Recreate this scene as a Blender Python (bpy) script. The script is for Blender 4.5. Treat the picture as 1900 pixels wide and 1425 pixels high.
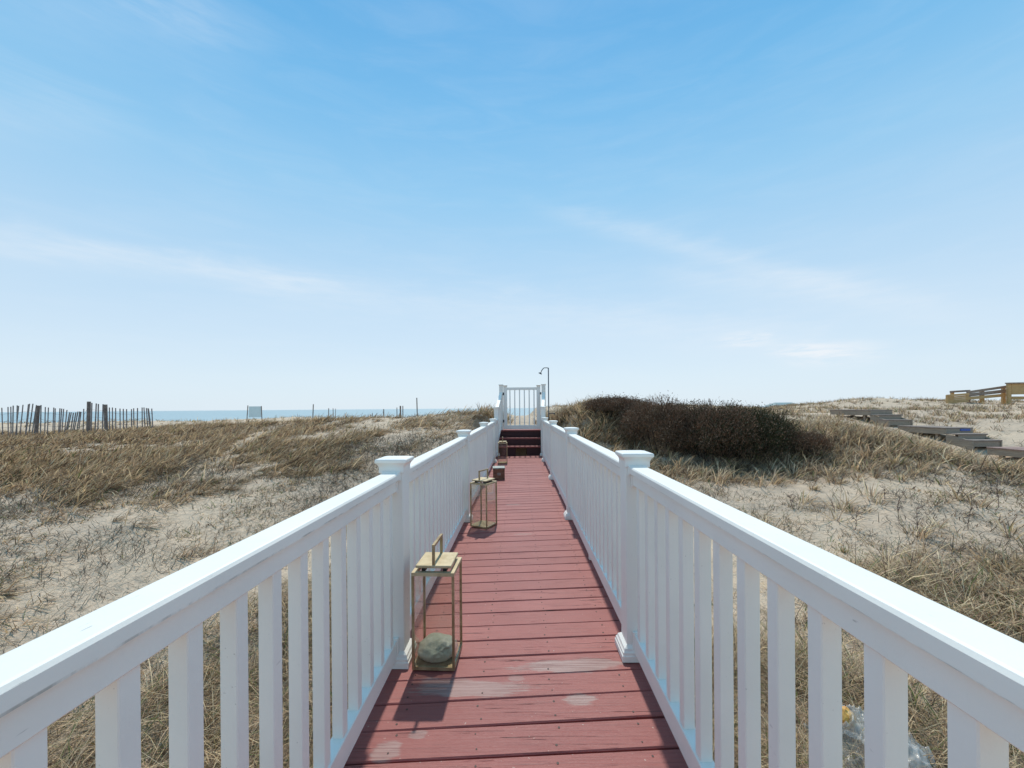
import bpy, bmesh, math, random
import numpy as np
from mathutils import Vector, Matrix, Euler

for o in list(bpy.data.objects):
    bpy.data.objects.remove(o)
random.seed(7)
rng = np.random.default_rng(11)
C = bpy.context.scene
COL = C.collection

# ------------------------------------------------------------------ camera
HCAM = 1.183
cam = bpy.data.cameras.new('camera')
cam_o = bpy.data.objects.new('camera', cam)
COL.objects.link(cam_o)
cam.sensor_width = 36.0
cam.lens = 36.0 * 765.0 / 1900.0
cam.shift_y = 0.0235
cam.clip_start = 0.02
cam.clip_end = 30000
cam_o.matrix_world = (Matrix.Translation((0, 0, HCAM)) @ Matrix.Rotation(math.radians(1.12), 4, 'Z')
                      @ Matrix.Rotation(math.radians(90), 4, 'X') @ Matrix.Rotation(math.radians(-0.45), 4, 'Z'))
C.camera = cam_o

# ------------------------------------------------------------------ sky, sun, exposure
SUN_EL = 57.0
W = bpy.data.worlds.new('World')
C.world = W
W.use_nodes = True
nt = W.node_tree
nt.nodes.clear()


class NB:
    """small node-building helper"""
    def __init__(self, tree):
        self.t = tree

    def n(self, typ, ins=None, **kw):
        nd = self.t.nodes.new(typ)
        for k, v in kw.items():
            setattr(nd, k, v)
        for k, v in (ins or {}).items():
            s = nd.inputs[k]
            if hasattr(v, 'links') or isinstance(v, bpy.types.NodeSocket):
                self.t.links.new(v, s)
            else:
                s.default_value = v
        return nd

    def m(self, op, a, b=0.0, c=0.0, clamp=False):
        nd = self.t.nodes.new('ShaderNodeMath')
        nd.operation = op
        nd.use_clamp = clamp
        for i, v in enumerate((a, b, c)):
            if isinstance(v, bpy.types.NodeSocket):
                self.t.links.new(v, nd.inputs[i])
            else:
                nd.inputs[i].default_value = v
        return nd.outputs[0]

    def mix(self, f, a, b, blend='MIX'):
        nd = self.t.nodes.new('ShaderNodeMix')
        nd.data_type = 'RGBA'
        nd.blend_type = blend
        for i, v in ((0, f), (6, a), (7, b)):
            if isinstance(v, bpy.types.NodeSocket):
                self.t.links.new(v, nd.inputs[i])
            else:
                nd.inputs[i].default_value = v if i == 0 else (tuple(v) + (1.0,))[:4]
        return nd.outputs[2]

    def ramp(self, f, lo, hi):
        nd = self.t.nodes.new('ShaderNodeMapRange')
        nd.interpolation_type = 'SMOOTHSTEP'
        self.t.links.new(f, nd.inputs[0])
        nd.inputs[1].default_value = lo
        nd.inputs[2].default_value = hi
        return nd.outputs[0]

    def noise(self, vec, scale, detail=4.0, rough=0.55, dist=0.0):
        nd = self.n('ShaderNodeTexNoise', {'Scale': scale, 'Detail': detail, 'Roughness': rough, 'Distortion': dist})
        if vec is not None:
            self.t.links.new(vec, nd.inputs['Vector'])
        return nd.outputs[0]

    def scaled(self, vec, s, rot=(0, 0, 0), loc=(0, 0, 0)):
        nd = self.n('ShaderNodeMapping', {'Scale': s, 'Rotation': rot, 'Location': loc})
        self.t.links.new(vec, nd.inputs['Vector'])
        return nd.outputs[0]


b = NB(nt)
sky = b.n('ShaderNodeTexSky', sky_type='NISHITA')
sky.sun_disc = False
sky.sun_elevation = math.radians(SUN_EL)
sky.sun_rotation = 0.0
sky.altitude = 0.0
sky.air_density = 1.0
sky.dust_density = 0.6
sky.ozone_density = 1.6
geo = b.n('ShaderNodeTexCoord').outputs['Generated']
def px_dir(px, py):
    v = Vector(((px - 950) / 765.0, (757 - py) / 765.0, -1.0))
    d = (Matrix.Rotation(math.radians(1.12), 3, 'Z') @ Matrix.Rotation(math.radians(90), 3, 'X')) @ v
    return d.normalized()
dn = b.n('ShaderNodeVectorMath', {0: geo}, operation='NORMALIZE').outputs[0]
def dotn(v):
    return b.n('ShaderNodeVectorMath', {0: dn, 1: tuple(v)}, operation='DOT_PRODUCT').outputs['Value']
wisp = b.noise(b.scaled(dn, (2.2, 2.2, 13.0), (0.0, 0.22, 0.0)), 2.4, 7.0, 0.62, 0.6)
fine = b.noise(b.scaled(dn, (1.5, 1.5, 9.0), (0.0, 0.22, 0.0)), 9.0, 6.0, 0.6, 0.3)
cl = None
for (x0, y0), (x1, y1), wd, amt in (((-420, 385), (560, 520), .022, .50), ((500, 530), (1500, 640), .05, .30),
                                    ((1080, 405), (1560, 535), .020, .34), ((1320, 520), (1700, 570), .030, .36),
                                    ((-200, 175), (60, 205), .03, .16), ((180, 10), (330, 40), .05, .16)):
    p, q = px_dir(x0, y0), px_dir(x1, y1)
    nrm = p.cross(q).normalized()
    mid = (p + q).normalized()
    ext = math.cos(p.angle(q) * 0.5)
    ext2 = math.cos(p.angle(q) * 0.5 + 0.16)
    wob = b.m('MULTIPLY', b.m('SUBTRACT', wisp, .5), wd * 2.0)
    dist = b.m('ADD', dotn(nrm), wob)
    band = b.m('POWER', 2.718, b.m('MULTIPLY', b.m('POWER', b.m('DIVIDE', b.m('ABSOLUTE', dist), wd), 2.0), -1.0))
    win = b.ramp(dotn(mid), ext2, min(ext + .05, .9999))
    v = b.m('MULTIPLY', b.m('MULTIPLY', band, win), b.m('MULTIPLY', b.ramp(fine, -.2, 1.0), amt))
    cl = v if cl is None else b.m('ADD', cl, v)
for (px, py, rr, amt) in ((1385, 634, .05, .75), (1545, 662, .08, .85), (1480, 652, .05, .5), (300, 5, .1, .08)):
    d = px_dir(px, py)
    dd = b.n('ShaderNodeVectorMath', {0: b.n('ShaderNodeVectorMath', {0: dn, 1: tuple(d)}, operation='SUBTRACT').outputs[0],
                                      1: (1, 1, 3.2)}, operation='MULTIPLY').outputs[0]
    ln = b.n('ShaderNodeVectorMath', {0: dd}, operation='LENGTH').outputs['Value']
    v = b.m('MULTIPLY', b.m('MULTIPLY', b.ramp(b.m('SUBTRACT', rr, ln), -.03, rr * .9), b.ramp(fine, .3, .65)), amt)
    cl = b.m('ADD', cl, v)
veil = b.m('MULTIPLY', b.ramp(wisp, .35, .9), .10)
cl = b.m('ADD', cl, veil, clamp=True)
EXPO = 0.45
STR = 0.10
zc_ = b.n('ShaderNodeSeparateXYZ', {0: dn}).outputs[2]
rampn = b.n('ShaderNodeValToRGB', {0: zc_})
cr_ = rampn.color_ramp
def lin(c):
    return tuple((v / 255 / 12.92 if v / 255 <= .04045 else ((v / 255 + .055) / 1.055) ** 2.4) for v in c)
stops = [(0.0, (220, 236, 248)), (.07, (217, 235, 248)), (.17, (204, 228, 247)), (.30, (182, 218, 245)), (.45, (150, 205, 242)), (.58, (118, 189, 237)), (.71, (90, 172, 229)), (.85, (112, 184, 232)), (1.0, (138, 196, 234))]
while len(cr_.elements) < len(stops):
    cr_.elements.new(.5)
for el, (p_, c_) in zip(cr_.elements, stops):
    el.position = p_
    el.color = lin(c_) + (1,)
grad = b.n('ShaderNodeVectorMath', {0: rampn.outputs[0], 3: 1.0 / STR / 2 ** EXPO}, operation='SCALE').outputs[0]
base = b.mix(.92, sky.outputs[0], grad)
skyc = b.mix(cl, base, tuple(v / STR / 2 ** EXPO for v in (.84, .90, .96)))
bg = b.n('ShaderNodeBackground', {'Color': skyc, 'Strength': STR})
out = b.n('ShaderNodeOutputWorld', {'Surface': bg.outputs[0]})

sun = bpy.data.lights.new('sun', 'SUN')
sun.energy = 2.4
sun.angle = math.radians(1.2)
sun.color = (1.0, 0.945, 0.85)
sun_o = bpy.data.objects.new('sun', sun)
COL.objects.link(sun_o)
sun_o.rotation_euler = (math.radians(-(90 - SUN_EL)), 0, 0)
sun_o.location = (0, 20, 30)

C.view_settings.view_transform = 'Standard'
C.view_settings.look = 'None'
C.view_settings.exposure = EXPO
C.view_settings.gamma = 1.0
C.view_settings.use_curve_mapping = False


# ------------------------------------------------------------------ materials
def mat(name):
    m = bpy.data.materials.new(name)
    m.use_nodes = True
    t = m.node_tree
    t.nodes.clear()
    nb = NB(t)
    p = nb.n('ShaderNodeBsdfPrincipled')
    o = nb.n('ShaderNodeOutputMaterial', {'Surface': p.outputs[0]})
    return m, nb, p


def setc(nb, p, col):
    if isinstance(col, bpy.types.NodeSocket):
        nb.t.links.new(col, p.inputs['Base Color'])
    else:
        p.inputs['Base Color'].default_value = (tuple(col) + (1,))[:4]


def bump(nb, p, h, dist=0.01, strength=0.5):
    bm = nb.n('ShaderNodeBump', {'Height': h, 'Distance': dist, 'Strength': strength})
    nb.t.links.new(bm.outputs[0], p.inputs['Normal'])


def pos(nb):
    return nb.n('ShaderNodeNewGeometry').outputs['Position']


def simple(name, col, rough=0.6, metal=0.0, var=0.25, scale=8.0, stretch=(1, 1, 1), bmp=0.0, col2=None):
    m, nb, p = mat(name)
    P = nb.scaled(pos(nb), stretch)
    f = nb.noise(P, scale, 5, .6)
    c2 = col2 if col2 else tuple(c * (1 - var) for c in col)
    setc(nb, p, nb.mix(nb.ramp(f, .3, .7), c2, col))
    p.inputs['Roughness'].default_value = rough
    p.inputs['Metallic'].default_value = metal
    if bmp:
        bump(nb, p, nb.noise(P, scale * 4, 6, .65), bmp, .6)
    return m


def m_vinyl(name, joint=None):
    m, nb, p = mat(name)
    P = pos(nb)
    f = nb.noise(P, 3.0, 5, .6)
    c = nb.mix(nb.ramp(f, .35, .75), (.875, .835, .765), (.815, .78, .715))
    # small scuffs
    sc = nb.noise(nb.scaled(P, (9, 1.5, 9)), 14, 3, .5)
    c = nb.mix(nb.m('MULTIPLY', nb.ramp(sc, .71, .76), .6), c, (.40, .38, .34))
    if joint is not None:
        z = nb.n('ShaderNodeSeparateXYZ', {0: nb.n('ShaderNodeTexCoord').outputs['Object']}).outputs[2]
        d = nb.m('ABSOLUTE', nb.m('SUBTRACT', z, joint))
        k = nb.ramp(nb.m('SUBTRACT', .0035, d), 0, .0025)
        g = nb.ramp(nb.noise(nb.scaled(P, (1, 3, 1)), 5, 5, .7), .38, .7)
        c = nb.mix(nb.m('MULTIPLY', nb.m('MULTIPLY', k, g), .6), c, (.16, .145, .11))
    setc(nb, p, c)
    p.inputs['Roughness'].default_value = 0.42
    bump(nb, p, nb.noise(P, 220, 3, .6), .0008, .25)
    return m


RAIL_TOP, CAP_T, RAIL_H = 0.905, 0.033, 0.088
M_VINYL = m_vinyl('white_vinyl')
M_RAIL = m_vinyl('white_vinyl_rail', RAIL_TOP - CAP_T)

# red painted planks, with worn-through patches
def m_plank():
    m, nb, p = mat('red_painted_plank')
    P = pos(nb)
    oi = nb.n('ShaderNodeObjectInfo').outputs['Random']
    off = nb.n('ShaderNodeCombineXYZ', {0: nb.m('MULTIPLY', oi, 37.0), 1: 0.0, 2: nb.m('MULTIPLY', oi, 11.0)}).outputs[0]
    PP = nb.n('ShaderNodeVectorMath', {0: P, 1: off}, operation='ADD').outputs[0]
    grain = nb.noise(nb.scaled(PP, (2.2, 75, 30)), 1.6, 6, .65, .25)
    broad = nb.noise(PP, 2.2, 5, .6)
    c = nb.mix(nb.ramp(broad, .3, .72), (.295, .075, .063), (.35, .102, .085))
    c = nb.mix(nb.m('MULTIPLY', oi, .4), c, (.225, .055, .048))
    c = nb.mix(nb.m('MULTIPLY', nb.ramp(grain, .50, .72), .6), c, (.15, .038, .034))
    # cracks
    crack = nb.noise(nb.scaled(PP, (3.2, 120, 40)), 1.0, 3, .5, .4)
    ck = nb.m('MULTIPLY', nb.ramp(crack, .66, .70), nb.ramp(nb.noise(PP, 3.5, 2), .45, .6))
    c = nb.mix(nb.m('MULTIPLY', ck, .85), c, (.05, .017, .015))
    # pale specks of grit and paint loss
    spk = nb.noise(PP, 70, 2, .5)
    c = nb.mix(nb.m('MULTIPLY', nb.ramp(spk, .735, .76), .6), c, (.5, .4, .34))
    xyz = nb.n('ShaderNodeSeparateXYZ', {0: P})
    warp = nb.m('ADD', nb.m('MULTIPLY', nb.m('SUBTRACT', nb.noise(P, 9, 4, .6), .5), .9), nb.m('MULTIPLY', nb.m('SUBTRACT', nb.noise(nb.scaled(P, (5, 90, 1)), 1.0, 4, .7), .5), 1.5))
    tot = None
    for (cx, cy, hw, hd, rot, a) in ((.215, 1.905, .25, .046, .02, .85), (.33, 1.925, .14, .038, 0, .8), (-.22, 1.755, .265, .052, .0, .75),
                                     (-.28, 1.775, .15, .055, -.15, .6), (.238, 1.685, .062, .036, 0, .8), (-.475, 1.435, .058, .045, .1, .7),
                                     (-.385, 1.51, .042, .024, .1, .65), (-.03, 1.82, .035, .022, 0, .5), (-.1, 5.1, .1, .04, 0, .5), (.02, 3.9, .09, .03, 0, .4)):
        dx = nb.m('DIVIDE', nb.m('SUBTRACT', xyz.outputs[0], cx), hw)
        dy = nb.m('DIVIDE', nb.m('SUBTRACT', nb.m('SUBTRACT', xyz.outputs[1], cy), nb.m('MULTIPLY', nb.m('SUBTRACT', xyz.outputs[0], cx), rot)), hd)
        r = nb.m('SQRT', nb.m('ADD', nb.m('MULTIPLY', dx, dx), nb.m('MULTIPLY', dy, dy)))
        v = nb.m('MULTIPLY', nb.ramp(nb.m('SUBTRACT', 1.0, nb.m('ADD', r, warp)), -.12, .22), a)
        tot = v if tot is None else nb.m('MAXIMUM', tot, v)
    bare = nb.mix(nb.ramp(grain, .40, .62), (.37, .255, .225), (.23, .125, .108))
    c = nb.mix(tot, c, bare)
    setc(nb, p, c)
    p.inputs['Roughness'].default_value = 0.55
    h = nb.m('ADD', nb.m('MULTIPLY', grain, -.9), nb.m('MULTIPLY', ck, -1.5))
    bump(nb, p, h, .004, .8)
    return m

M_PLANK = m_plank()
M_SHADED_RED = simple('shaded_dark_red', (.055, .012, .012), .6, var=.3, stretch=(1, 20, 20))  # near-black red: the shade under the treads is put into the colour
M_JOIST = simple('weathered_joist', (.16, .10, .075), .8, var=.4)
M_NAIL = simple('rusty_nail', (.05, .022, .016), .6)
M_BRASS = simple('aged_brass', (.50, .40, .235), .42, .55, scale=14, bmp=.0006, col2=(.27, .19, .10))
M_BRASS2 = simple('brass_lid', (.56, .465, .30), .5, .35, scale=16, bmp=.0006, col2=(.42, .33, .19))
M_STEEL = simple('dark_galvanised', (.11, .13, .15), .4, .6)
M_BLACKMETAL = simple('black_metal', (.02, .02, .022), .5)
M_GREYWOOD = simple('grey_weathered_wood', (.42, .33, .245), .85, scale=4, stretch=(6, 1, 40), bmp=.003, col2=(.24, .185, .14))
M_GREYTREAD = simple('worn_tread_wood', (.34, .27, .22), .85, scale=4, stretch=(1, 8, 8), bmp=.003, col2=(.22, .165, .135))
M_REDTREAD = simple('faded_red_tread', (.36, .235, .195), .85, scale=4, stretch=(1, 8, 8), bmp=.003, col2=(.25, .16, .13))
M_NEWWOOD = simple('tan_treated_timber', (.58, .37, .16), .75, scale=5, stretch=(1, 1, 10), bmp=.002, col2=(.42, .26, .11))
M_OLDRAIL = simple('brown_grey_rail', (.36, .27, .205), .8, scale=5, stretch=(1, 1, 10), col2=(.17, .125, .10))
M_PICKET = simple('grey_picket', (.30, .26, .245), .9, scale=6, stretch=(4, 4, 1), col2=(.16, .13, .125))
M_PICKET2 = simple('bleached_picket', (.30, .28, .26), .9, scale=6, col2=(.17, .15, .14))
M_POST = simple('dark_weathered_post', (.25, .205, .18), .9, col2=(.14, .11, .095))
M_WIRE = simple('rusty_wire', (.10, .085, .08), .6)
M_PANEL = simple('pale_panel', (.66, .78, .79), .7, var=.06)
M_ROOF = simple('pale_roof', (.21, .29, .295), .6, var=.1)
M_PALEWALL = simple('pale_wall', (.55, .6, .6), .7, var=.1)
M_STONE = simple('greenish_stone', (.58, .55, .45), .75, scale=9, bmp=.012, col2=(.38, .37, .27))
M_BOXWOOD = simple('box_wood', (.25, .125, .07), .6, scale=9, stretch=(1, 1, 6), bmp=.002, col2=(.13, .055, .03))
M_BOXTOP = simple('box_top', (.40, .42, .37), .6, scale=9)
M_BLUE = simple('blue_plate', (.07, .13, .42), .5)
M_YELLOW = simple('yellow_wrapper', (.75, .47, .10), .4, scale=30, col2=(.62, .25, .05))

def m_glass():
    m, nb, p = mat('lantern_glass')
    t = m.node_tree
    tr = nb.n('ShaderNodeBsdfTransparent', {'Color': (.95, .95, .93, 1)})
    gl = nb.n('ShaderNodeBsdfGlossy', {'Roughness': .05, 'Color': (1, 1, 1, 1)})
    fr = nb.n('ShaderNodeFresnel', {'IOR': 1.35})
    f = nb.m('MINIMUM', nb.m('MULTIPLY', fr.outputs[0], 1.0), .35)
    dirt = nb.n('ShaderNodeBsdfDiffuse', {'Color': (.6, .56, .5, 1)})
    mx = nb.n('ShaderNodeMixShader', {0: f, 1: tr.outputs[0], 2: gl.outputs[0]})
    nz = nb.m('MULTIPLY', nb.ramp(nb.noise(pos(nb), 6, 4), .4, .9), .09)
    mx2 = nb.n('ShaderNodeMixShader', {0: nz, 1: mx.outputs[0], 2: dirt.outputs[0]})
    t.links.new(mx2.outputs[0], t.nodes['Material Output'].inputs[0])
    t.nodes.remove(p)
    return m
M_GLASS = m_glass()

def m_plastic():
    m, nb, p = mat('clear_plastic_film')
    t = m.node_tree
    tr = nb.n('ShaderNodeBsdfTransparent', {'Color': (.9, .92, .93, 1)})
    p.inputs['Base Color'].default_value = (.80, .79, .76, 1)
    p.inputs['Roughness'].default_value = .2
    f = nb.m('ADD', nb.m('MULTIPLY', nb.ramp(nb.noise(pos(nb), 5, 2), .35, .7), .25), .16)
    mx = nb.n('ShaderNodeMixShader', {0: f, 1: tr.outputs[0], 2: p.outputs[0]})
    t.links.new(mx.outputs[0], t.nodes['Material Output'].inputs[0])
    return m
M_PLASTIC = m_plastic()

def m_attr(name, rough=.7, translucent=.25):
    m, nb, p = mat(name)
    a = nb.n('ShaderNodeAttribute', attribute_name='col')
    setc(nb, p, a.outputs[0])
    p.inputs['Roughness'].default_value = rough
    p.inputs['Specular IOR Level'].default_value = .12
    if translucent:
        tr = nb.n('ShaderNodeBsdfTranslucent', {'Color': a.outputs[0]})
        mx = nb.n('ShaderNodeMixShader', {0: translucent, 1: p.outputs[0], 2: tr.outputs[0]})
        m.node_tree.links.new(mx.outputs[0], m.node_tree.nodes['Material Output'].inputs[0])
    return m
M_GRASS = m_attr('dry_grass_blade', .6, .3)
M_LEAF = m_attr('shrub_leaf', .6, .12)
M_TWIG = m_attr('twig', .85, 0)

def m_sand():
    m, nb, p = mat('dune_sand')
    P = pos(nb)
    big = nb.noise(P, .35, 5, .6)
    med = nb.noise(P, 2.3, 6, .65)
    fin = nb.noise(P, 55, 4, .7)
    c = nb.mix(nb.ramp(big, .35, .65), (.64, .495, .355), (.565, .44, .325))
    c = nb.mix(nb.m('MULTIPLY', nb.ramp(med, .5, .72), .5), c, (.34, .27, .205))
    c = nb.mix(nb.m('MULTIPLY', nb.ramp(fin, .62, .74), .5), c, (.22, .17, .125))
    setc(nb, p, c)
    p.inputs['Roughness'].default_value = .95
    p.inputs['Specular IOR Level'].default_value = .15
    h = nb.m('ADD', nb.m('MULTIPLY', med, .7), nb.m('ADD', nb.m('MULTIPLY', fin, .12), nb.m('MULTIPLY', nb.noise(P, 9, 5, .65), .45)))
    bump(nb, p, h, .13, .9)
    return m
M_SAND = m_sand()

def m_sea():
    m, nb, p = mat('sea_water')
    P = pos(nb)
    f = nb.noise(nb.scaled(P, (.01, .03, 1)), 1.0, 4)
    setc(nb, p, nb.mix(f, (.27, .37, .39), (.33, .42, .43)))
    p.inputs['Roughness'].default_value = .35
    bump(nb, p, nb.noise(nb.scaled(P, (.15, .4, 1)), 1.0, 5, .6), .6, .7)
    return m
M_SEA = m_sea()


# ------------------------------------------------------------------ object helpers
def tag(o, label=None, cat=None, group=None, kind=None):
    if label: o['label'] = label
    if cat: o['category'] = cat
    if group: o['group'] = group
    if kind: o['kind'] = kind
    return o


def empty(name, loc, label, cat, group=None, rz=0.0):
    o = bpy.data.objects.new(name, None)
    o.empty_display_size = .1
    COL.objects.link(o)
    o.location = loc
    o.rotation_euler = (0, 0, rz)
    return tag(o, label, cat, group)


def link(name, me, parent=None, loc=(0, 0, 0), rot=(0, 0, 0)):
    o = bpy.data.objects.new(name, me)
    COL.objects.link(o)
    if parent is not None:
        o.parent = parent
    o.location = loc
    o.rotation_euler = rot
    return o


class MB:
    """collects simple shapes, then links them as one mesh object"""
    def __init__(self):
        self.v, self.f = [], []

    def add(self, vs, fs):
        k = len(self.v)
        self.v += [tuple(v) for v in vs]
        self.f += [tuple(i + k for i in f) for f in fs]
        return self

    def box(self, x0, x1, y0, y1, z0, z1, M=None):
        vs = [Vector((x, y, z)) for z in (z0, z1) for y in (y0, y1) for x in (x0, x1)]
        if M is not None:
            vs = [M @ v for v in vs]
        return self.add(vs, [(0, 2, 3, 1), (4, 5, 7, 6), (0, 1, 5, 4), (2, 6, 7, 3), (0, 4, 6, 2), (1, 3, 7, 5)])

    def cbox(self, x0, x1, y0, y1, z0, z1, c=.003, M=None):
        """box with chamfered edges (octagon profile extruded and pinched at both ends along the longest axis)"""
        bm = bmesh.new()
        bmesh.ops.create_cube(bm, size=1)
        for v in bm.verts:
            v.co = Vector(((x0 + x1) / 2 + v.co.x * (x1 - x0), (y0 + y1) / 2 + v.co.y * (y1 - y0), (z0 + z1) / 2 + v.co.z * (z1 - z0)))
        bmesh.ops.bevel(bm, geom=list(bm.edges), offset=c, segments=1, affect='EDGES', profile=.5)
        bm.verts.index_update()
        vs = [(M @ v.co) if M is not None else v.co.copy() for v in bm.verts]
        self.add(vs, [[v.index for v in f.verts] for f in bm.faces])
        bm.free()
        return self

    def prism(self, prof, axis, a, b_, M=None):
        """profile (list of 2D points, ccw) extruded along axis 'X','Y','Z' from a to b_"""
        def P(u, v, t):
            p = {'Y': (u, t, v), 'X': (t, u, v), 'Z': (u, v, t)}[axis]
            p = Vector(p)
            return M @ p if M is not None else p
        n = len(prof)
        vs = [P(u, v, a) for u, v in prof] + [P(u, v, b_) for u, v in prof]
        fs = [(i, (i + 1) % n, n + (i + 1) % n, n + i) for i in range(n)]
        fs += [tuple(range(n))[::-1], tuple(range(n, 2 * n))]
        return self.add(vs, fs)

    def rings(self, cx, cy, rs):
        """stack of square rings (half size, z), closed at both ends"""
        vs, fs = [], []
        for r, z in rs:
            vs += [(cx - r, cy - r, z), (cx + r, cy - r, z), (cx + r, cy + r, z), (cx - r, cy + r, z)]
        for k in range(len(rs) - 1):
            for i in range(4):
                fs.append((4 * k + i, 4 * k + (i + 1) % 4, 4 * k + 4 + (i + 1) % 4, 4 * k + 4 + i))
        fs += [(3, 2, 1, 0), tuple(4 * (len(rs) - 1) + i for i in range(4))]
        return self.add(vs, fs)

    def tube(self, pts, r, n=8):
        pts = [Vector(p) for p in pts]
        rr = r if isinstance(r, (list, tuple)) else [r] * len(pts)
        vs, fs = [], []
        for i, p in enumerate(pts):
            t = (pts[min(i + 1, len(pts) - 1)] - pts[max(i - 1, 0)]).normalized()
            u = t.orthogonal().normalized()
            w = t.cross(u)
            if i and (u.dot(pu) < .9):
                u = (pu - t * pu.dot(t)).normalized()
                w = t.cross(u)
            pu = u
            for k in range(n):
                a = 2 * math.pi * k / n
                vs.append(p + (u * math.cos(a) + w * math.sin(a)) * rr[i])
        for i in range(len(pts) - 1):
            for k in range(n):
                fs.append((i * n + k, i * n + (k + 1) % n, (i + 1) * n + (k + 1) % n, (i + 1) * n + k))
        fs += [tuple(range(n))[::-1], tuple((len(pts) - 1) * n + k for k in range(n))]
        return self.add(vs, fs)

    def mesh(self, name, m):
        me = bpy.data.meshes.new(name)
        me.from_pydata(self.v, [], self.f)
        bm = bmesh.new()
        bm.from_mesh(me)
        bmesh.ops.recalc_face_normals(bm, faces=bm.faces)
        bm.to_mesh(me)
        bm.free()
        me.materials.append(m)
        return me

    def build(self, name, m, parent=None, loc=(0, 0, 0), rot=(0, 0, 0), smooth=False):
        me = self.mesh(name, m)
        if smooth:
            me.polygons.foreach_set('use_smooth', [True] * len(me.polygons))
        return link(name, me, parent, loc, rot)


# ------------------------------------------------------------------ numpy noise and the dune surface
def _hash(ix, iy, seed):
    h = (ix.astype(np.int64) * 374761393 + iy.astype(np.int64) * 668265263 + seed * 1274126177) & 0xFFFFFFFF
    h = ((h ^ (h >> 13)) * 1274126177) & 0xFFFFFFFF
    return ((h ^ (h >> 16)) & 0xFFFF) / 65535.0


def vnoise(x, y, seed=0):
    ix, iy = np.floor(x), np.floor(y)
    fx, fy = x - ix, y - iy
    fx, fy = fx * fx * (3 - 2 * fx), fy * fy * (3 - 2 * fy)
    a, b_, c, d = _hash(ix, iy, seed), _hash(ix + 1, iy, seed), _hash(ix, iy + 1, seed), _hash(ix + 1, iy + 1, seed)
    return (a * (1 - fx) + b_ * fx) * (1 - fy) + (c * (1 - fx) + d * fx) * fy


def fbm(x, y, s, oct=4, seed=0, gain=.5):
    t, a, n = 0.0, 1.0, 0.0
    for k in range(oct):
        t = t + a * vnoise(x * s + 17.3 * k, y * s - 9.1 * k, seed + k)
        n += a
        a *= gain
        s *= 2.03
    return t / n


def sst(a, b_, x):
    t = np.clip((x - a) / (b_ - a), 0, 1)
    return t * t * (3 - 2 * t)


def gauss(x, y, cx, cy, rx, ry):
    return np.exp(-((x - cx) / rx) ** 2 - ((y - cy) / ry) ** 2)


def ground(x, y):
    x, y = np.asarray(x, float), np.asarray(y, float)
    xs = [-22, -11, -6.7, -3.6, -1.2]
    yc = np.interp(x, xs, [17, 16, 14, 13, 11.8])
    zc = np.interp(x, xs, [.16, .50, .78, .86, .98])
    t = np.clip((y - 2.5) / (yc - 2.5), 0, 1)
    up = -.62 + (zc + .62) * (t * .55 + .45 * t * t * (3 - 2 * t))
    back = np.interp(y - yc, [0, 3, 8, 14, 30, 55, 90, 140], [0, -.12, -.22, -.28, -.42, -2.4, -3.6, -5.0])
    far = sst(-9, -15, x) * .55 * np.exp(-((y - 26) / 5) ** 2)
    L = np.where(y < yc, up, np.minimum(zc, .95) + back) + far
    R = np.interp(y, [-12, 0, 3, 5, 7.5, 11, 14, 17, 22, 26, 31, 45, 70, 110, 140],
                  [-.62, -.62, -.6, -.44, -.16, .30, .62, .86, 1.10, 1.24, 1.05, -.3, -2.3, -3.6, -5])
    w = sst(-1.2, 1.2, x)
    z = L * (1 - w) + R * w
    z = z + gauss(x, y, 2.1, 11.6, 1.2, 1.5) * .80 + gauss(x, y, 23, 26, 6, 3) * .18 + gauss(x, y, 7.6, 10.4, 1.8, 1.6) * .40
    z = z - gauss(x, y, 12.9, 11.6, 3.0, 2.7) * .42 - gauss(x, y, 11.3, 9.2, 2.2, 2.0) * .38 - gauss(x, y, 15, 26, 5, 6) * .26 + gauss(x, y, 21, 25, 2.0, 2) * .22
    n = (fbm(x, y, .32, 4, 3) - .5) * .34 + (fbm(x, y, 1.5, 3, 8) - .5) * .11
    z = z + n * (1 - sst(40, 90, y))
    # trough of the beach path behind the gate, and the strip kept free below the deck
    pth = np.interp(y, [11.2, 13, 16, 20, 40], [.45, .66, .86, .72, .3])
    k = (1 - sst(.35, 1.15, np.abs(x - .05))) * sst(11.0, 11.6, y) * (1 - sst(25, 45, y))
    z = z * (1 - k) + pth * k
    k2 = (1 - sst(.70, 1.5, np.abs(x + .03))) * (1 - sst(11.0, 11.6, y))
    z = z * (1 - k2) + np.minimum(z, -.20) * k2
    return z


def gz(x, y):
    return float(ground(np.array([x]), np.array([y]))[0])


def axis(parts):
    out = [parts[0][0]]
    for a, b_, st in parts:
        n = max(1, int(round((b_ - a) / st)))
        out += list(a + (b_ - a) * (np.arange(1, n + 1) / n))
    return np.array(out)


gx = axis([(-700, -100, 50), (-100, -36, 2.5), (-36, -14, .35), (-14, -5, .16), (-5, 5, .08), (5, 14, .16), (14, 38, .35), (38, 100, 2.5), (100, 700, 50)])
gy = axis([(-14, -1, .5), (-1, 7, .08), (7, 14, .12), (14, 30, .25), (30, 60, 1.0), (60, 140, 4)])
XX, YY = np.meshgrid(gx, gy)
ZZ = ground(XX, YY)
nxg, nyg = len(gx), len(gy)
idx = np.arange(nxg * nyg).reshape(nyg, nxg)
quads = np.stack([idx[:-1, :-1], idx[:-1, 1:], idx[1:, 1:], idx[1:, :-1]], -1).reshape(-1, 4)


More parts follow.
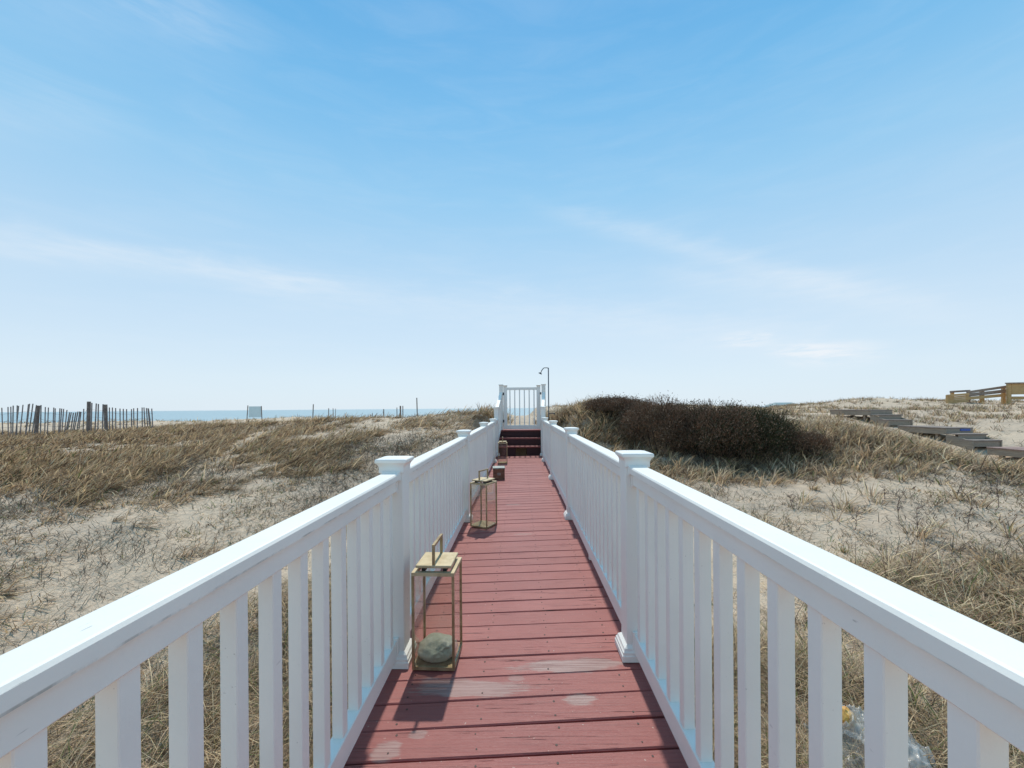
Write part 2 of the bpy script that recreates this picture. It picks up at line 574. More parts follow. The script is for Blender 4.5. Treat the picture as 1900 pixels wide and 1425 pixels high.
def np_mesh(name, verts, polys, m, col=None, smooth=False):
    """verts (N,3); polys: list of (K,n) index arrays of quads/tris"""
    me = bpy.data.meshes.new(name)
    me.vertices.add(len(verts))
    me.vertices.foreach_set('co', np.ascontiguousarray(verts, np.float32).ravel())
    loops = np.concatenate([p.ravel() for p in polys]).astype(np.int32)
    sizes = np.concatenate([np.full(len(p), p.shape[1]) for p in polys]).astype(np.int32)
    starts = np.concatenate([[0], np.cumsum(sizes)[:-1]]).astype(np.int32)
    me.loops.add(len(loops))
    me.loops.foreach_set('vertex_index', loops)
    me.polygons.add(len(sizes))
    me.polygons.foreach_set('loop_start', starts)
    me.polygons.foreach_set('loop_total', sizes)
    if smooth:
        me.polygons.foreach_set('use_smooth', np.ones(len(sizes), bool))
    me.update(calc_edges=True)
    me.validate()
    if col is not None:
        a = me.attributes.new('col', 'FLOAT_COLOR', 'POINT')
        a.data.foreach_set('color', np.ascontiguousarray(np.concatenate([col, np.ones((len(col), 1))], 1), np.float32).ravel())
    me.materials.append(m)
    return me


g = link('ground', np_mesh('ground', np.stack([XX.ravel(), YY.ravel(), ZZ.ravel()], 1), [quads], M_SAND, smooth=True))
tag(g, 'pale pinkish beige dune sand sloping up from the boardwalk', kind='structure')
sea = MB().add([(-14000, 105, -3.4), (14000, 105, -3.4), (14000, 14000, -3.4), (-14000, 14000, -3.4)], [(0, 1, 2, 3)]).build('sea', M_SEA)
tag(sea, 'pale teal ocean along the horizon', kind='structure')

# ------------------------------------------------------------------ boardwalk
XL, XR = -.604, .547           # post centre lines
deck = empty('boardwalk', (0, 0, 0), 'long red painted plank boardwalk with worn bare patches between white railings', 'boardwalk')
PITCH, SKEW = .1425, .058
DY0, DY1 = -1.45, 10.30
xl, xr = XL - .09, XR + .09
nP = int((DY1 - DY0) / PITCH)
nails = MB()
# seams of the photograph fall at y = 1.42 + k * pitch at x = 0
base = 1.417 - math.floor((1.417 - DY0) / PITCH) * PITCH
for i in range(nP):
    y0 = base + i * PITCH
    gap = random.choice((.0035, .004, .005, .007, .009)) if i % 4 else .010
    sk = SKEW + random.uniform(-.006, .006)
    a, c = y0 + gap * .5, y0 + PITCH - gap * .5
    if c + xr * sk > DY1:
        break
    zt = random.uniform(-.0025, .0015)
    tl = random.uniform(-.003, .003) + .0156
    zt -= .0085
    ch = .005
    mb = MB()
    vs = []
    for x in (xl, xl * .3 + xr * .1, xr):
        s = sk * x
        zz = zt + tl * x
        vs += [(x, a + s, zz - ch), (x, a + s + ch * .8, zz), (x, c + s - ch * .8, zz), (x, c + s, zz - ch), (x, c + s, zz - .034), (x, a + s, zz - .034)]
    fs = []
    for k in range(2):
        for q in range(6):
            fs.append((6 * k + q, 6 * k + (q + 1) % 6, 6 * k + 6 + (q + 1) % 6, 6 * k + 6 + q))
    fs += [(0, 1, 2, 3, 4, 5), (17, 16, 15, 14, 13, 12)]
    mb.add(vs, fs)
    mb.build('plank', M_PLANK, deck)
    if y0 > .9:
        for jx in (-.47, -.17, .125, .43):
            for dy in (.032, .108):
                if random.random() < .88:
                    px, py = jx + random.uniform(-.012, .012), y0 + dy + sk * jx + random.uniform(-.006, .006)
                    r = random.uniform(.0028, .0045)
                    zz = zt + tl * px
                    n = 7
                    vs = [(px + r * math.cos(6.283 * q / n), py + r * 1.2 * math.sin(6.283 * q / n), zz + .0012) for q in range(n)]
                    vs += [(px + r * math.cos(6.283 * q / n), py + r * 1.2 * math.sin(6.283 * q / n), zz - .002) for q in range(n)]
                    nails.add(vs, [tuple(range(n))] + [(q, n + q, n + (q + 1) % n, (q + 1) % n) for q in range(n)])
tag(nails.build('nail_head', M_NAIL, deck), kind='stuff')
for jx in (-.62, -.17, .125, .56):
    MB().box(jx - .02, jx + .02, DY0, DY1 - .12, -.22, -.040).build('joist', M_JOIST, deck)
# support piles under the deck
for py in (-.5, 2.0, 4.4, 6.85, 9.1):
    for px in (-.52, .46):
        MB().box(px - .05, px + .05, py, py + .1, -1.3, -.225).build('pile', M_JOIST, deck)

# ------------------------------------------------------------------ railings
CAPR = [(.0545, .90), (.0580, .902), (.0580, .926), (.0592, .932), (.0625, .939), (.0680, .946), (.0715, .949), (.0728, .951), (.0728, .962), (.0705, .966), (.045, .9705), (.004, .974)]
BASER = [(.081, .001), (.081, .026), (.077, .031), (.0765, .041), (.071, .047), (.068, .057), (.061, .063), (.0555, .068)]
cap_prof = [(-.040, RAIL_TOP - CAP_T), (.040, RAIL_TOP - CAP_T), (.0405, RAIL_TOP - .008), (.037, RAIL_TOP - .0015), (.032, RAIL_TOP),
            (-.032, RAIL_TOP), (-.037, RAIL_TOP - .0015), (-.0405, RAIL_TOP - .008)]
def rectprof(hw, z0, z1, c=.003):
    return [(-hw + c, z0), (hw - c, z0), (hw, z0 + c), (hw, z1 - c), (hw - c, z1), (-hw + c, z1), (-hw, z1 - c), (-hw, z0 + c)]

post_me = MB().prism([(u, v) for u, v in [(-.051, -.054), (.051, -.054), (.054, -.051), (.054, .051), (.051, .054), (-.051, .054), (-.054, .051), (-.054, -.051)]], 'Z', .0, .93).mesh('post', M_VINYL)
cap_me = MB().rings(0, 0, CAPR).mesh('post_cap', M_VINYL)
base_me = MB().rings(0, 0, BASER).mesh('base_trim', M_VINYL)
B = .0183
bal_me = MB().prism([(-B + .002, -B), (B - .002, -B), (B, -B + .002), (B, B - .002), (B - .002, B), (-B + .002, B), (-B, B - .002), (-B, -B + .002)], 'Z', .118, RAIL_TOP - RAIL_H + .006).mesh('baluster', M_VINYL)
foot_me = MB().cbox(-.02, .02, -.02, .02, .001, .045, .003).mesh('foot_block', M_VINYL)


def railing(xc, ys, label, bal0, sgn):
    r = empty('railing', (xc, 0, -.018 if xc < 0 else 0), label, 'railing', 'white railings along the boardwalk')
    for k, y in enumerate(ys):
        p = link('post', post_me, r, (0, y + .054, 0))
        link('post_cap', cap_me, p, rot=(0, 0, random.uniform(-.02, .02)))
        link('base_trim', base_me, p)
    spans = [(ys[0] - 1.0, ys[0])] + [(ys[i] + .108, ys[i + 1]) for i in range(len(ys) - 1)]
    for i, (a, c) in enumerate(spans):
        if i == 0:
            continue
        dz = random.uniform(-.002, .002)
        mb = MB().prism([(u, v + dz) for u, v in cap_prof], 'Y', a + .016, c - .016)
        t = mb.build('top_rail', M_RAIL, r)
        MB().prism(rectprof(.026, RAIL_TOP - RAIL_H + dz, RAIL_TOP - CAP_T - .0015 + dz), 'Y', a + .014, c - .014).build('rail_web', M_RAIL, t)
        MB().prism(rectprof(.024, .040, .125), 'Y', a + .014, c - .014).build('bottom_rail', M_VINYL, r)
        for (q0, q1) in ((a, a + .0165), (c - .0165, c)):
            br = MB().cbox(-.045, .045, q0, q1, RAIL_TOP - CAP_T - .006, RAIL_TOP + .005, .0025)
            br.cbox(-.031, .031, q0 + .001, q1 - .001, RAIL_TOP - RAIL_H - .007, RAIL_TOP - CAP_T - .007, .0025)
            br.build('rail_bracket', M_VINYL, r)
            MB().cbox(-.030, .030, q0, q1, .033, .134, .0025).build('rail_bracket', M_VINYL, r)
        link('foot_block', foot_me, r, (0, (a + c) / 2, 0))
        # balusters hang at even spacing off the span's near end
        L = c - a
        n = int((L - .07) / .1247)
        st = .1247
        first = c - .066 - st * (n - 1) if i == 1 else a + (L - st * (n - 1)) / 2
        for q in range(n):
            link('baluster', bal_me, r, (0, first + st * q, 0))
    return r


YL = [-.52, 1.918, 4.36, 6.80, 9.06, 10.16]
YR = [-.49, 1.945, 4.385, 6.82, 9.09, 10.18]
railing(XL, YL[:5], 'white railing beside the brass lanterns on the grassy dune side', .598, 1)
railing(XR, YR[:5], 'white railing without lanterns on the dark bush side of the deck', .504, -1)

# ------------------------------------------------------------------ stairs at the far end, their railings, landing, gate
st = empty('stairs', (0, 0, 0), 'short open dark red stair at the end of the boardwalk below the white gate', 'stairs')
SX0, SX1 = -.54, .545
for k, (z, y) in enumerate(((.222, 10.33), (.415, 10.61))):
    MB().cbox(SX0, SX1, y, y + .30, z - .034, z, .004).build('tread', M_PLANK, st)
MB().cbox(SX0, SX1, 10.885, 10.91, .42, .57, .003).build('riser', M_SHADED_RED, st)
MB().cbox(SX0, SX1, 10.605, 10.63, .225, .379, .003).build('riser', M_SHADED_RED, st)  # dark board added to stand in for the shade of an open step
for xa, xb in ((.16, SX1), (SX0, -.12)):
    MB().cbox(xa, xb, 10.36, 10.385, -.03, .186, .003).build('riser', M_SHADED_RED, st)  # dark boards added in place of shade beside the open gap
MB().box(SX0 - .05, SX1 + .05, 11.3, 11.33, -.3, .56).build('skirt_board', M_SHADED_RED, st)
for x in (SX0 - .042, SX1 + .004):
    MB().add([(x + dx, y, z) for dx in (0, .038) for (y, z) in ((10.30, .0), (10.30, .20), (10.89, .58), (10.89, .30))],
             [(0, 1, 2, 3), (7, 6, 5, 4), (0, 4, 5, 1), (1, 5, 6, 2), (2, 6, 7, 3), (3, 7, 4, 0)]).build('stringer', M_SHADED_RED, st)
for k in range(8):
    y = 10.865 + k * .143
    MB().cbox(SX0 - .05, SX1 + .05, y, y + .138, .572, .606, .004).build('landing_plank', M_PLANK, st)
for x in (-.5, .5):
    MB().box(x - .02, x + .02, 10.92, 12.0, .40, .570).build('joist', M_JOIST, st)

for xa, xb, lab in ((-.592, -.50, 'white stair railing rising to the gate beside the farthest lantern'),
                    (.565, .625, 'white stair railing rising to the gate beside the shower pole')):
    s = empty('stair_railing', (0, 0, 0), lab, 'railing', 'white railings along the boardwalk')
    yl = 10.16
    p = link('post', post_me, s, (xa, yl + .054, 0))
    link('base_trim', base_me, p)
    MB().prism([(-.051, -.051), (.051, -.051), (.051, .051), (-.051, .051)], 'Z', .93, 1.18).build('post_extension', M_VINYL, p)
    link('post_cap', cap_me, p, (0, 0, .245))
    # tall gate post
    MB().prism([(-.05, -.05), (.05, -.05), (.05, .05), (-.05, .05)], 'Z', .30, 1.79).build('gate_post', M_VINYL, s, (xb, 10.95, 0))
    link('post_cap', cap_me, s, (xb, 10.95, .845)).scale = (.86, .86, 1)
    # level rail back to the last deck post
    xr_ = XL if xa < 0 else XR
    def slop(z0, z1, hw):
        vs = []
        for (x, y, dz) in ((xa, yl + .10, 0), (xb, 10.90, .47)):
            vs += [(x - hw, y, z0 + dz), (x + hw, y, z0 + dz), (x + hw, y, z1 + dz), (x - hw, y, z1 + dz)]
        return MB().add(vs, [(0, 1, 2, 3), (7, 6, 5, 4), (0, 4, 5, 1), (1, 5, 6, 2), (2, 6, 7, 3), (3, 7, 4, 0)])
    slop(1.04, 1.13, .038).build('top_rail', M_VINYL, s)
    slop(.25, .33, .024).build('bottom_rail', M_VINYL, s)
    for q in range(5):
        f = (q + .5) / 5
        MB().box(-.018, .018, -.018, .018, .31 + f * .47, 1.06 + f * .47).build('baluster', M_VINYL, s, (xa + (xb - xa) * f, yl + .10 + (10.90 - yl - .10) * f, 0))
    y0 = 9.06 + .108 + (.03 if xa > 0 else 0)
    def lev(z0, z1, hw, nm, parent):
        vs = []
        for (x, y) in ((xr_, y0), (xa, yl)):
            vs += [(x - hw, y, z0), (x + hw, y, z0), (x + hw, y, z1), (x - hw, y, z1)]
        return MB().add(vs, [(0, 1, 2, 3), (7, 6, 5, 4), (0, 4, 5, 1), (1, 5, 6, 2), (2, 6, 7, 3), (3, 7, 4, 0)]).build(nm, M_VINYL, parent)
    t = lev(RAIL_TOP - CAP_T, RAIL_TOP, .040, 'top_rail', s)
    lev(RAIL_TOP - RAIL_H, RAIL_TOP - CAP_T - .0015, .026, 'rail_web', t)
    lev(.04, .125, .024, 'bottom_rail', s)
    for q in range(7):
        f = (q + .6) / 7.2
        link('baluster', bal_me, s, (xr_ + (xa - xr_) * f, y0 + (yl - y0) * f, 0))

gate = empty('gate', (.05, 10.93, .606), 'closed white picket gate at the top of the dark red stair', 'gate')
for x in (-.44, .44):
    MB().cbox(x - .05, x + .05, -.025, .025, .02, 1.165, .004).build('stile', M_VINYL, gate)
    MB().rings(0, 0, [(.052, 0), (.056, .006), (.056, .016), (.01, .026)]).build('stile_cap', M_VINYL, gate, (x, 0, 1.165))
MB().cbox(-.39, .39, -.02, .02, 1.055, 1.125, .004).build('top_rail', M_VINYL, gate)
MB().cbox(-.39, .39, -.02, .02, .02, .125, .004).build('bottom_rail', M_VINYL, gate)
for q in range(6):
    x = -.316 + q * .1275
    MB().cbox(x - .015, x + .015, -.012, .012, .126, 1.054, .002).build('picket', M_VINYL, gate)
MB().cbox(.478, .512, -.055, -.03, .93, .99, .003).build('latch', M_BLACKMETAL, gate)
for z in (.20, .92):
    MB().cbox(-.505, -.47, -.045, -.028, z, z + .07, .003).build('hinge', M_BLACKMETAL, gate)

# ------------------------------------------------------------------ shower
shw = empty('outdoor_shower', (.745, 10.75, gz(.745, 10.75)), 'thin dark metal outdoor shower with curved arm beside the gate', 'shower')
h = 2.225 - shw.location.z
MB().tube([(0, 0, -.2), (0, 0, h)], .014, 8).build('pipe', M_STEEL, shw, smooth=True)
arm = [(.0, 0, h - .02)] + [(-.03 - .16 * t + 0, 0, h + .0 - (0 if t < .45 else .10 * ((t - .45) / .55) ** 1.6)) for t in [i / 9 for i in range(10)]]
MB().tube(arm, .011, 8).build('arm', M_STEEL, shw, smooth=True)
e = Vector(arm[-1])
d = Vector((-.45, 0, -.9)).normalized()
MB().tube([e, e + d * .03, e + d * .045, e + d * .062], [.013, .02, .046, .046], 12).build('shower_head', M_STEEL, shw, smooth=True)
MB().tube([(0, 0, h - 1.19), (.13, -.0, h - 1.19)], .014, 8).tube([(.13, 0, h - 1.19), (.16, 0, h - 1.19)], .022, 8).build('valve', M_BLACKMETAL, shw)

# ------------------------------------------------------------------ lanterns
def lantern(loc, rz, label):
    r = empty('lantern', loc, label, 'lantern', 'brass framed glass lanterns on the deck', rz)
    w, d_, hh, t = .0985, .1025, .448, .0055
    f = MB().box(-w, w, -d_, d_, .004, .018)
    f.build('base', M_BRASS, r)
    for sx in (-1, 1):
        for sy in (-1, 1):
            MB().box(sx * w - (2 * t if sx > 0 else 0), sx * w + (2 * t if sx < 0 else 0), sy * d_ - (2 * t if sy > 0 else 0), sy * d_ + (2 * t if sy < 0 else 0), .0185, hh - .0165).build('corner_bar', M_BRASS, r)
    tf = MB()
    tf.box(-w, w, -d_, -d_ + .022, hh - .016, hh).box(-w, w, d_ - .022, d_, hh - .016, hh)
    tf.box(-w, -w + .022, -d_ + .0225, d_ - .0225, hh - .016, hh).box(w - .022, w, -d_ + .0225, d_ - .0225, hh - .016, hh)
    tf.build('top_frame', M_BRASS2, r)
    for sx in (-1, 1):
        MB().box(sx * (w - .006) - .001, sx * (w - .006) + .001, -d_ + .012, d_ - .012, .019, hh - .017).build('glass_pane', M_GLASS, r)
        MB().box(-w + .012, w - .012, sx * (d_ - .006) - .001, sx * (d_ - .006) + .001, .019, hh - .017).build('glass_pane', M_GLASS, r)
    lid = MB().cbox(-.083, .083, -.09, .09, hh + .016, hh + .028, .002).build('lid', M_BRASS2, r)
    for sx in (-1, 1):
        MB().box(sx * .05 - .008, sx * .05 + .008, -.075, .075, hh - .006, hh + .0155).build('lid_spacer', M_BLACKMETAL, lid)
    hd = MB()
    a, z0, z1 = .086, hh + .0285, hh + .110
    hd.box(-.006, .006, -a, -a + .012, z0, z1).box(-.006, .006, a - .012, a, z0, z1).box(-.0061, .0061, -a, a, z1 + .0003, z1 + .012)
    hd.build('handle', M_BRASS, r)
    return r

lantern((-.401, 1.972, -.013), math.radians(-2), 'nearest brass framed glass lantern holding a greenish stone')
lantern((-.378, 4.20, -.013), math.radians(-27), 'empty brass framed glass lantern turned cornerwise on the deck halfway along')
lantern((-.385, 8.98, -.013), math.radians(3), 'farthest brass framed glass lantern beside the short dark stair')

# stone inside the nearest lantern
bm = bmesh.new()
bmesh.ops.create_icosphere(bm, subdivisions=4, radius=1)
from mathutils import noise as mn
for v in bm.verts:
    n = v.co.normalized()
    k = 1 + .10 * mn.noise(n * 1.7 + Vector((3, 1, 4))) + .05 * mn.noise(n * 5.0)
    pit = math.exp(-((n - Vector((.25, -.75, .55)).normalized()).length / .6) ** 2)
    rid = abs(mn.noise(n * 4.2 + Vector((9, 2, 1))))
    k -= pit * (.30 - .75 * rid) - .05 * abs(mn.noise(n * 2.6 + Vector((1, 7, 2))))
    v.co = Vector((n.x * .092 * k, n.y * .088 * k, max(-.6, n.z) * .050 * k))
me = bpy.data.meshes.new('stone'); bm.to_mesh(me); bm.free()
me.materials.append(M_STONE)
me.polygons.foreach_set('use_smooth', [True] * len(me.polygons))
tag(link('stone', me, None, (-.404, 1.965, .040), (0, 0, .15)), 'rounded greenish grey stone with a broken pit inside the nearest lantern', 'stone')

# small wooden box
bx = empty('wooden_box', (-.37, 6.98, -.013), 'small brown wooden box with pale top between two lanterns', 'box', None, math.radians(5))
MB().cbox(-.095, .095, -.11, .11, .003, .185, .004).build('body', M_BOXWOOD, bx)
MB().cbox(-.102, .102, -.118, .118, .186, .202, .003).build('lid', M_BOXTOP, bx)
fr = MB()
fr.box(-.096, .096, -.118, -.1105, .003, .025).box(-.096, .096, -.118, -.1105, .163, .185).box(-.096, -.076, -.118, -.1105, .0255, .1625).box(.076, .096, -.118, -.1105, .0255, .1625)
fr.build('front_trim', M_BOXWOOD, bx)
MB().cbox(-.03, .03, -.116, -.111, .075, .115, .002).build('plaque', M_GREYTREAD, bx)
cn = MB()
for sx in (-.085, .085):
    for z in (.015, .174):
        cn.cbox(sx - .009, sx + .009, -.1225, -.1182, z - .009, z + .009, .002)
cn.build('corner_stud', M_BLACKMETAL, bx)

# ------------------------------------------------------------------ the neighbour's stepped plank walk, right
nw = empty('stepped_boardwalk', (13.4, 13, gz(13.4, 13)), 'low grey stepped plank walk climbing the sand right of the bush', 'boardwalk')
nw.location = (0, 0, 0)
NX0, NX1 = 12.45, 13.22
def platform(y0, y1, z, tm, th=.20, post=True):
    k, pw = 0, .15
    n = int((y1 - y0) / pw)
    for q in range(n):
        a = y0 + (y1 - y0) * q / n
        MB().cbox(NX0 - .02, NX1 + .02, a + .003, a + (y1 - y0) / n - .003, z - .035, z + random.uniform(-.003, .003), .004).build('plank', tm, nw)
    MB().box(NX0, NX0 + .04, y0 + .045, y1, z - th, z - .037).build('side_board', M_GREYWOOD, nw)
    MB().box(NX1 - .04, NX1, y0 + .045, y1, z - th, z - .037).build('side_board', M_GREYWOOD, nw)
    MB().box(NX0, NX1, y0 + .004, y0 + .044, z - th, z - .037).build('front_board', M_GREYWOOD, nw)
    if post:
        for y in (y0 + .3, y1 - .3):
            for x in (NX0 + .06, NX1 - .12):
                MB().box(x, x + .08, y, y + .08, z - .75, z - .0375).build('support_post', M_GREYWOOD, nw)
def stepflight(yf, ztop, n, rise, run):
    for q in range(n):
        z = ztop - rise * (q + 1)
        y = yf - run * (q + 1)
        MB().cbox(NX0 - .02, NX1 + .02, y - .02, y + run, z - .036, z, .004).build('tread', M_GREYTREAD, nw)
        MB().box(NX0 + .01, NX1 - .01, y, y + .03, z - rise - .03, z - .037).build('riser', M_GREYWOOD, nw)
    for x in (NX0 - .012, NX1 - .028):
        yb, zb = yf - run * n, ztop - rise * n
        MB().add([(x + dx, y, z) for dx in (0, .04) for (y, z) in ((yf, ztop - .205), (yf, ztop - .42), (yb - .02, zb - .30), (yb - .02, zb - .038), (yf - run * .5, zb + rise * .9 - .045))],
                 [(0, 1, 2, 3, 4), (9, 8, 7, 6, 5), (0, 5, 6, 1), (1, 6, 7, 2), (2, 7, 8, 3), (3, 8, 9, 4), (4, 9, 5, 0)]).build('stringer', M_GREYWOOD, nw)
platform(14.9, 16.8, 1.02, M_GREYTREAD)
stepflight(14.9, 1.02, 2, .165, .36)
platform(12.30, 13.84, .51, M_GREYTREAD)
MB().cbox(NX0 + .40, NX0 + .68, 12.285, 12.303, .41, .475, .003).build('blue_plate', M_BLUE, nw)
stepflight(12.30, .51, 2, .155, .35)
platform(7.0, 11.25, .05, M_REDTREAD)

# ------------------------------------------------------------------ tan timber deck railing on the far right crest
tr = empty('timber_railing', (0, 0, 0), 'tan timber walkway railing on the sand crest at the right edge', 'railing')
YC, YS = math.cos(math.radians(1.12)), math.sin(math.radians(1.12))
def P3(px, D):
    u = (px - 950) / 765
    return D * (u * YC - YS) / (u * YS + YC)
def zpx(py, D, px):
    dep = D * YC - P3(px, D) * YS
    return HCAM - (py - (757.1 - .00785 * (px - 950))) * dep / 765
D = 22.0
def beam(p0, p1, hh, hy, m, name, parent=tr):
    p0, p1 = Vector(p0), Vector(p1)
    vs = []
    for p in (p0, p1):
        vs += [p + Vector((0, -hy, -hh)), p + Vector((0, hy, -hh)), p + Vector((0, hy, hh)), p + Vector((0, -hy, hh))]
    return MB().add(vs, [(0, 1, 2, 3), (7, 6, 5, 4), (0, 4, 5, 1), (1, 5, 6, 2), (2, 6, 7, 3), (3, 7, 4, 0)]).build(name, m, parent)
def pt(px, py, dd=0.0):
    return (P3(px, D + dd), D + dd, zpx(py, D + dd, px))
def upright(px, ptop, pbot, w, m, name='post', dd=0.0):
    x, y, z1 = pt(px, ptop, dd)
    z0 = min(zpx(pbot, D + dd, px), gz(x, y) - .1)
    return MB().box(x - w, x + w, y - .05, y + .05, z0, z1).build(name, m, tr)
# low left box with tan boards
upright(1759, 733, 748, .07, M_NEWWOOD); upright(1767, 727, 748, .06, M_NEWWOOD, dd=.6); upright(1797, 725, 745, .06, M_OLDRAIL, dd=.5)
beam(pt(1764, 727, .55), pt(1799, 725, .45), .05, .05, M_OLDRAIL, 'rail')
beam(pt(1758, 734, -.05), pt(1797, 731, -.05), .05, .05, M_NEWWOOD, 'rail')
for i in range(4):
    beam(pt(1758, 738 + i * 3.2, -.02), pt(1797, 734.5 + i * 3.2, -.02), .04, .03, M_NEWWOOD, 'board')
# sloping rails
beam(pt(1795, 728, .1), pt(1870, 717, .1), .06, .05, M_OLDRAIL, 'rail')
beam(pt(1793, 733.5, .1), pt(1870, 725, .1), .085, .04, M_OLDRAIL, 'rail')
beam(pt(1793, 739.5, .1), pt(1870, 732.5, .1), .075, .04, M_NEWWOOD, 'rail')
upright(1822, 724, 744, .08, M_NEWWOOD, dd=.25); upright(1862, 720, 742, .07, M_NEWWOOD, dd=.25)
# big tan panel at the frame edge
upright(1872, 711, 740, .08, M_NEWWOOD, dd=-.3)
for i in range(4):
    beam(pt(1876, 713.5 + i * 5.3, -.3), pt(1960, 712.0 + i * 5.3, -.3), .073, .035, M_NEWWOOD, 'board')
beam(pt(1869, 711, -.32), pt(1962, 709.5, -.32), .03, .10, M_OLDRAIL, 'rail')
beam(pt(1876, 738.5, -.2), pt(1960, 738, -.2), .08, .04, M_NEWWOOD, 'rail')
upright(1930, 711, 740, .08, M_NEWWOOD, dd=-.15)

# ------------------------------------------------------------------ far building roof
D = 160.0
bl = empty('beach_house', (P3(1453, D), D, 0), 'distant pale building with hipped roof beyond the sand crest', 'building')
hw = 23 * D / 765
z0, z1 = zpx(752.2, D, 1453), zpx(746.8, D, 1453)
MB().add([(-hw, -4, z0), (hw, -4, z0), (hw, 4, z0), (-hw, 4, z0), (-hw * .68, 0, z1), (hw * .68, 0, z1)],
         [(0, 1, 5, 4), (2, 3, 4, 5), (1, 2, 5), (3, 0, 4), (3, 2, 1, 0)]).build('roof', M_ROOF, bl)
MB().box(-hw * .93, hw * .93, -3.6, 3.6, -4, z0 - .01).build('wall', M_PALEWALL, bl)
for i in range(8):
    x = -hw * .85 + i * hw * 1.7 / 7
    MB().box(x - .08, x + .08, -3.72, -3.61, z0 - 1.6, z0 - .02).build('window', M_STEEL, bl)

# ------------------------------------------------------------------ sand fences, left
def fence(D, items, label, wires=True):
    """items: (px, top_py, bottom_py, lean_px, half width, material)"""
    f = empty('sand_fence', (P3(items[0][0], D), D, gz(P3(items[0][0], D), D)), label, 'fence')
    o = f.location.copy()
    pts = []
    for (px, tp, bp, ln, hw, m) in items:
        dd = random.uniform(-.05, .05)
        x1, z1 = P3(px + ln, D), zpx(tp, D, px)
        x0, z0 = P3(px, D), zpx(bp, D, px)
        zg = min(z0, gz(x0, D)) - .25
        s = (x1 - x0) / max(z1 - z0, .1)
        x0 += (zg - z0) * s
        vs = []
        for (x, z) in ((x0, zg), (x1, z1)):
            vs += [Vector((x - hw, D + dd - .008, z)) - o, Vector((x + hw, D + dd - .008, z)) - o, Vector((x + hw, D + dd + .008, z)) - o, Vector((x - hw, D + dd + .008, z)) - o]
        if hw > .03:
            vs = [Vector((v.x, v.y * 1.0 + (-.04 if i % 4 < 2 else .04), v.z)) for i, v in enumerate(vs)]
        MB().add(vs, [(0, 1, 2, 3), (7, 6, 5, 4), (0, 4, 5, 1), (1, 5, 6, 2), (2, 6, 7, 3), (3, 7, 4, 0)]).build('picket' if hw < .03 else 'fence_post', m, f)
        pts.append(((x0 + x1) / 2, zg, z1, s))
    if wires:
        for fr in (.45, .62, .82):
            MB().tube([Vector((p[0] + (fr - .5) * (p[2] - p[1]) * p[3], D - .012, p[1] + fr * (p[2] - p[1]))) - o for p in pts], .004, 4).build('wire', M_WIRE, f)
    return f
A, Bm, Dk = M_PICKET, M_PICKET2, M_POST
def pk(px, tp, bp, ln, hw=.017, m=A):
    return (px, tp, bp, ln, hw, m)
s1 = [pk(-20, 757, 793, 0), pk(-12, 757, 793, 0), pk(-4, 757, 793, 0), pk(7, 756.5, 792, -1), pk(14, 755, 792, 0), pk(21, 754.5, 791, 0), pk(25.5, 752.5, 789, 1, .02, Bm), pk(30, 752, 787, 1, .02, Bm),
      pk(33, 753, 788, 4), pk(40, 751, 788, 4), pk(47, 750, 788, 4), pk(52, 749, 788, 5), pk(56, 749, 788, 5.5, .02, Bm), pk(60, 751.5, 789, 6, .02, Bm), pk(64, 754, 788, 3, .02, Bm),
      pk(69.5, 752.5, 790, 3, .040, Dk), pk(76, 751.5, 788, 1, .02, Bm), pk(82, 755, 789, 1), pk(89, 756, 789, 1.5), pk(96, 756, 789, 1.5), pk(103, 757.5, 788, 1), pk(107, 757.5, 788, 2), pk(112, 758, 788, 2.5), pk(117, 758.5, 788, 2.5), pk(121.5, 760.5, 787, 3)]
fence(16.6, s1, 'grey sand fence with leaning pickets at the left edge of the grassy crest')
s2 = [pk(124 + i * 4.2, 765.5 - (1.5 if i > 3 else 0) + random.uniform(-.8, .8), 786, random.uniform(2, 5), .022, Bm if i % 2 else A) for i in range(7)]
fence(18.6, s2, 'low nearly buried sand fence sagging between two taller picket runs')
s3 = [pk(156, 758.5, 786, 1), pk(162, 745, 786, 1.5, .036, Dk), pk(170, 747.5, 785, 1.5, .021), pk(176, 748.5, 785, 2, .021), pk(183.5, 749.5, 786, 1, .021), pk(190, 750, 786, 1, .021), pk(197, 750.5, 787, -.5, .034, Dk),
      pk(203, 756, 788, 0), pk(209.5, 756, 788, 0), pk(216.5, 757, 788, 0), pk(223.5, 758, 789, 0), pk(230, 758.5, 790, 0), pk(236.5, 759, 789.5, 0), pk(243, 759, 788, 0), pk(249, 757.5, 788, 0), pk(255, 757, 788, .6),
      pk(262, 756, 788, 0), pk(267.5, 756, 789, -1.5), pk(272, 757, 789, -2), pk(276, 757.5, 789.5, -3), pk(281, 757.5, 790, -4), pk(284, 758, 790, -1.5)]
fence(16.3, s3, 'sand fence run with one tall thick post and pickets leaning at its right end')

# ------------------------------------------------------------------ lone posts and the pale panel along the far flat
sg = empty('beach_screen', (P3(471, 22), 22, gz(P3(471, 22), 22)), 'pale blue green panel stretched between two slanting posts near the sea', 'screen')
o = sg.location.copy()
D = 22
for (xb, xt, yt, yb) in ((457, 460, 752, 778), (486.5, 485, 753.5, 778)):
    zb = min(zpx(yb, D, 470), gz(P3(xb, D), D) - .2)
    MB().tube([Vector((P3(xb, D), D, zb)) - o, Vector((P3(xt, D), D, zpx(yt, D, 470))) - o], .022, 7).build('post', M_POST, sg)
MB().box(P3(461.5, D) - o.x, P3(484, D) - o.x, .0, .03, zpx(774, D, 470) - o.z, zpx(754, D, 470) - o.z).build('panel', M_PANEL, sg)

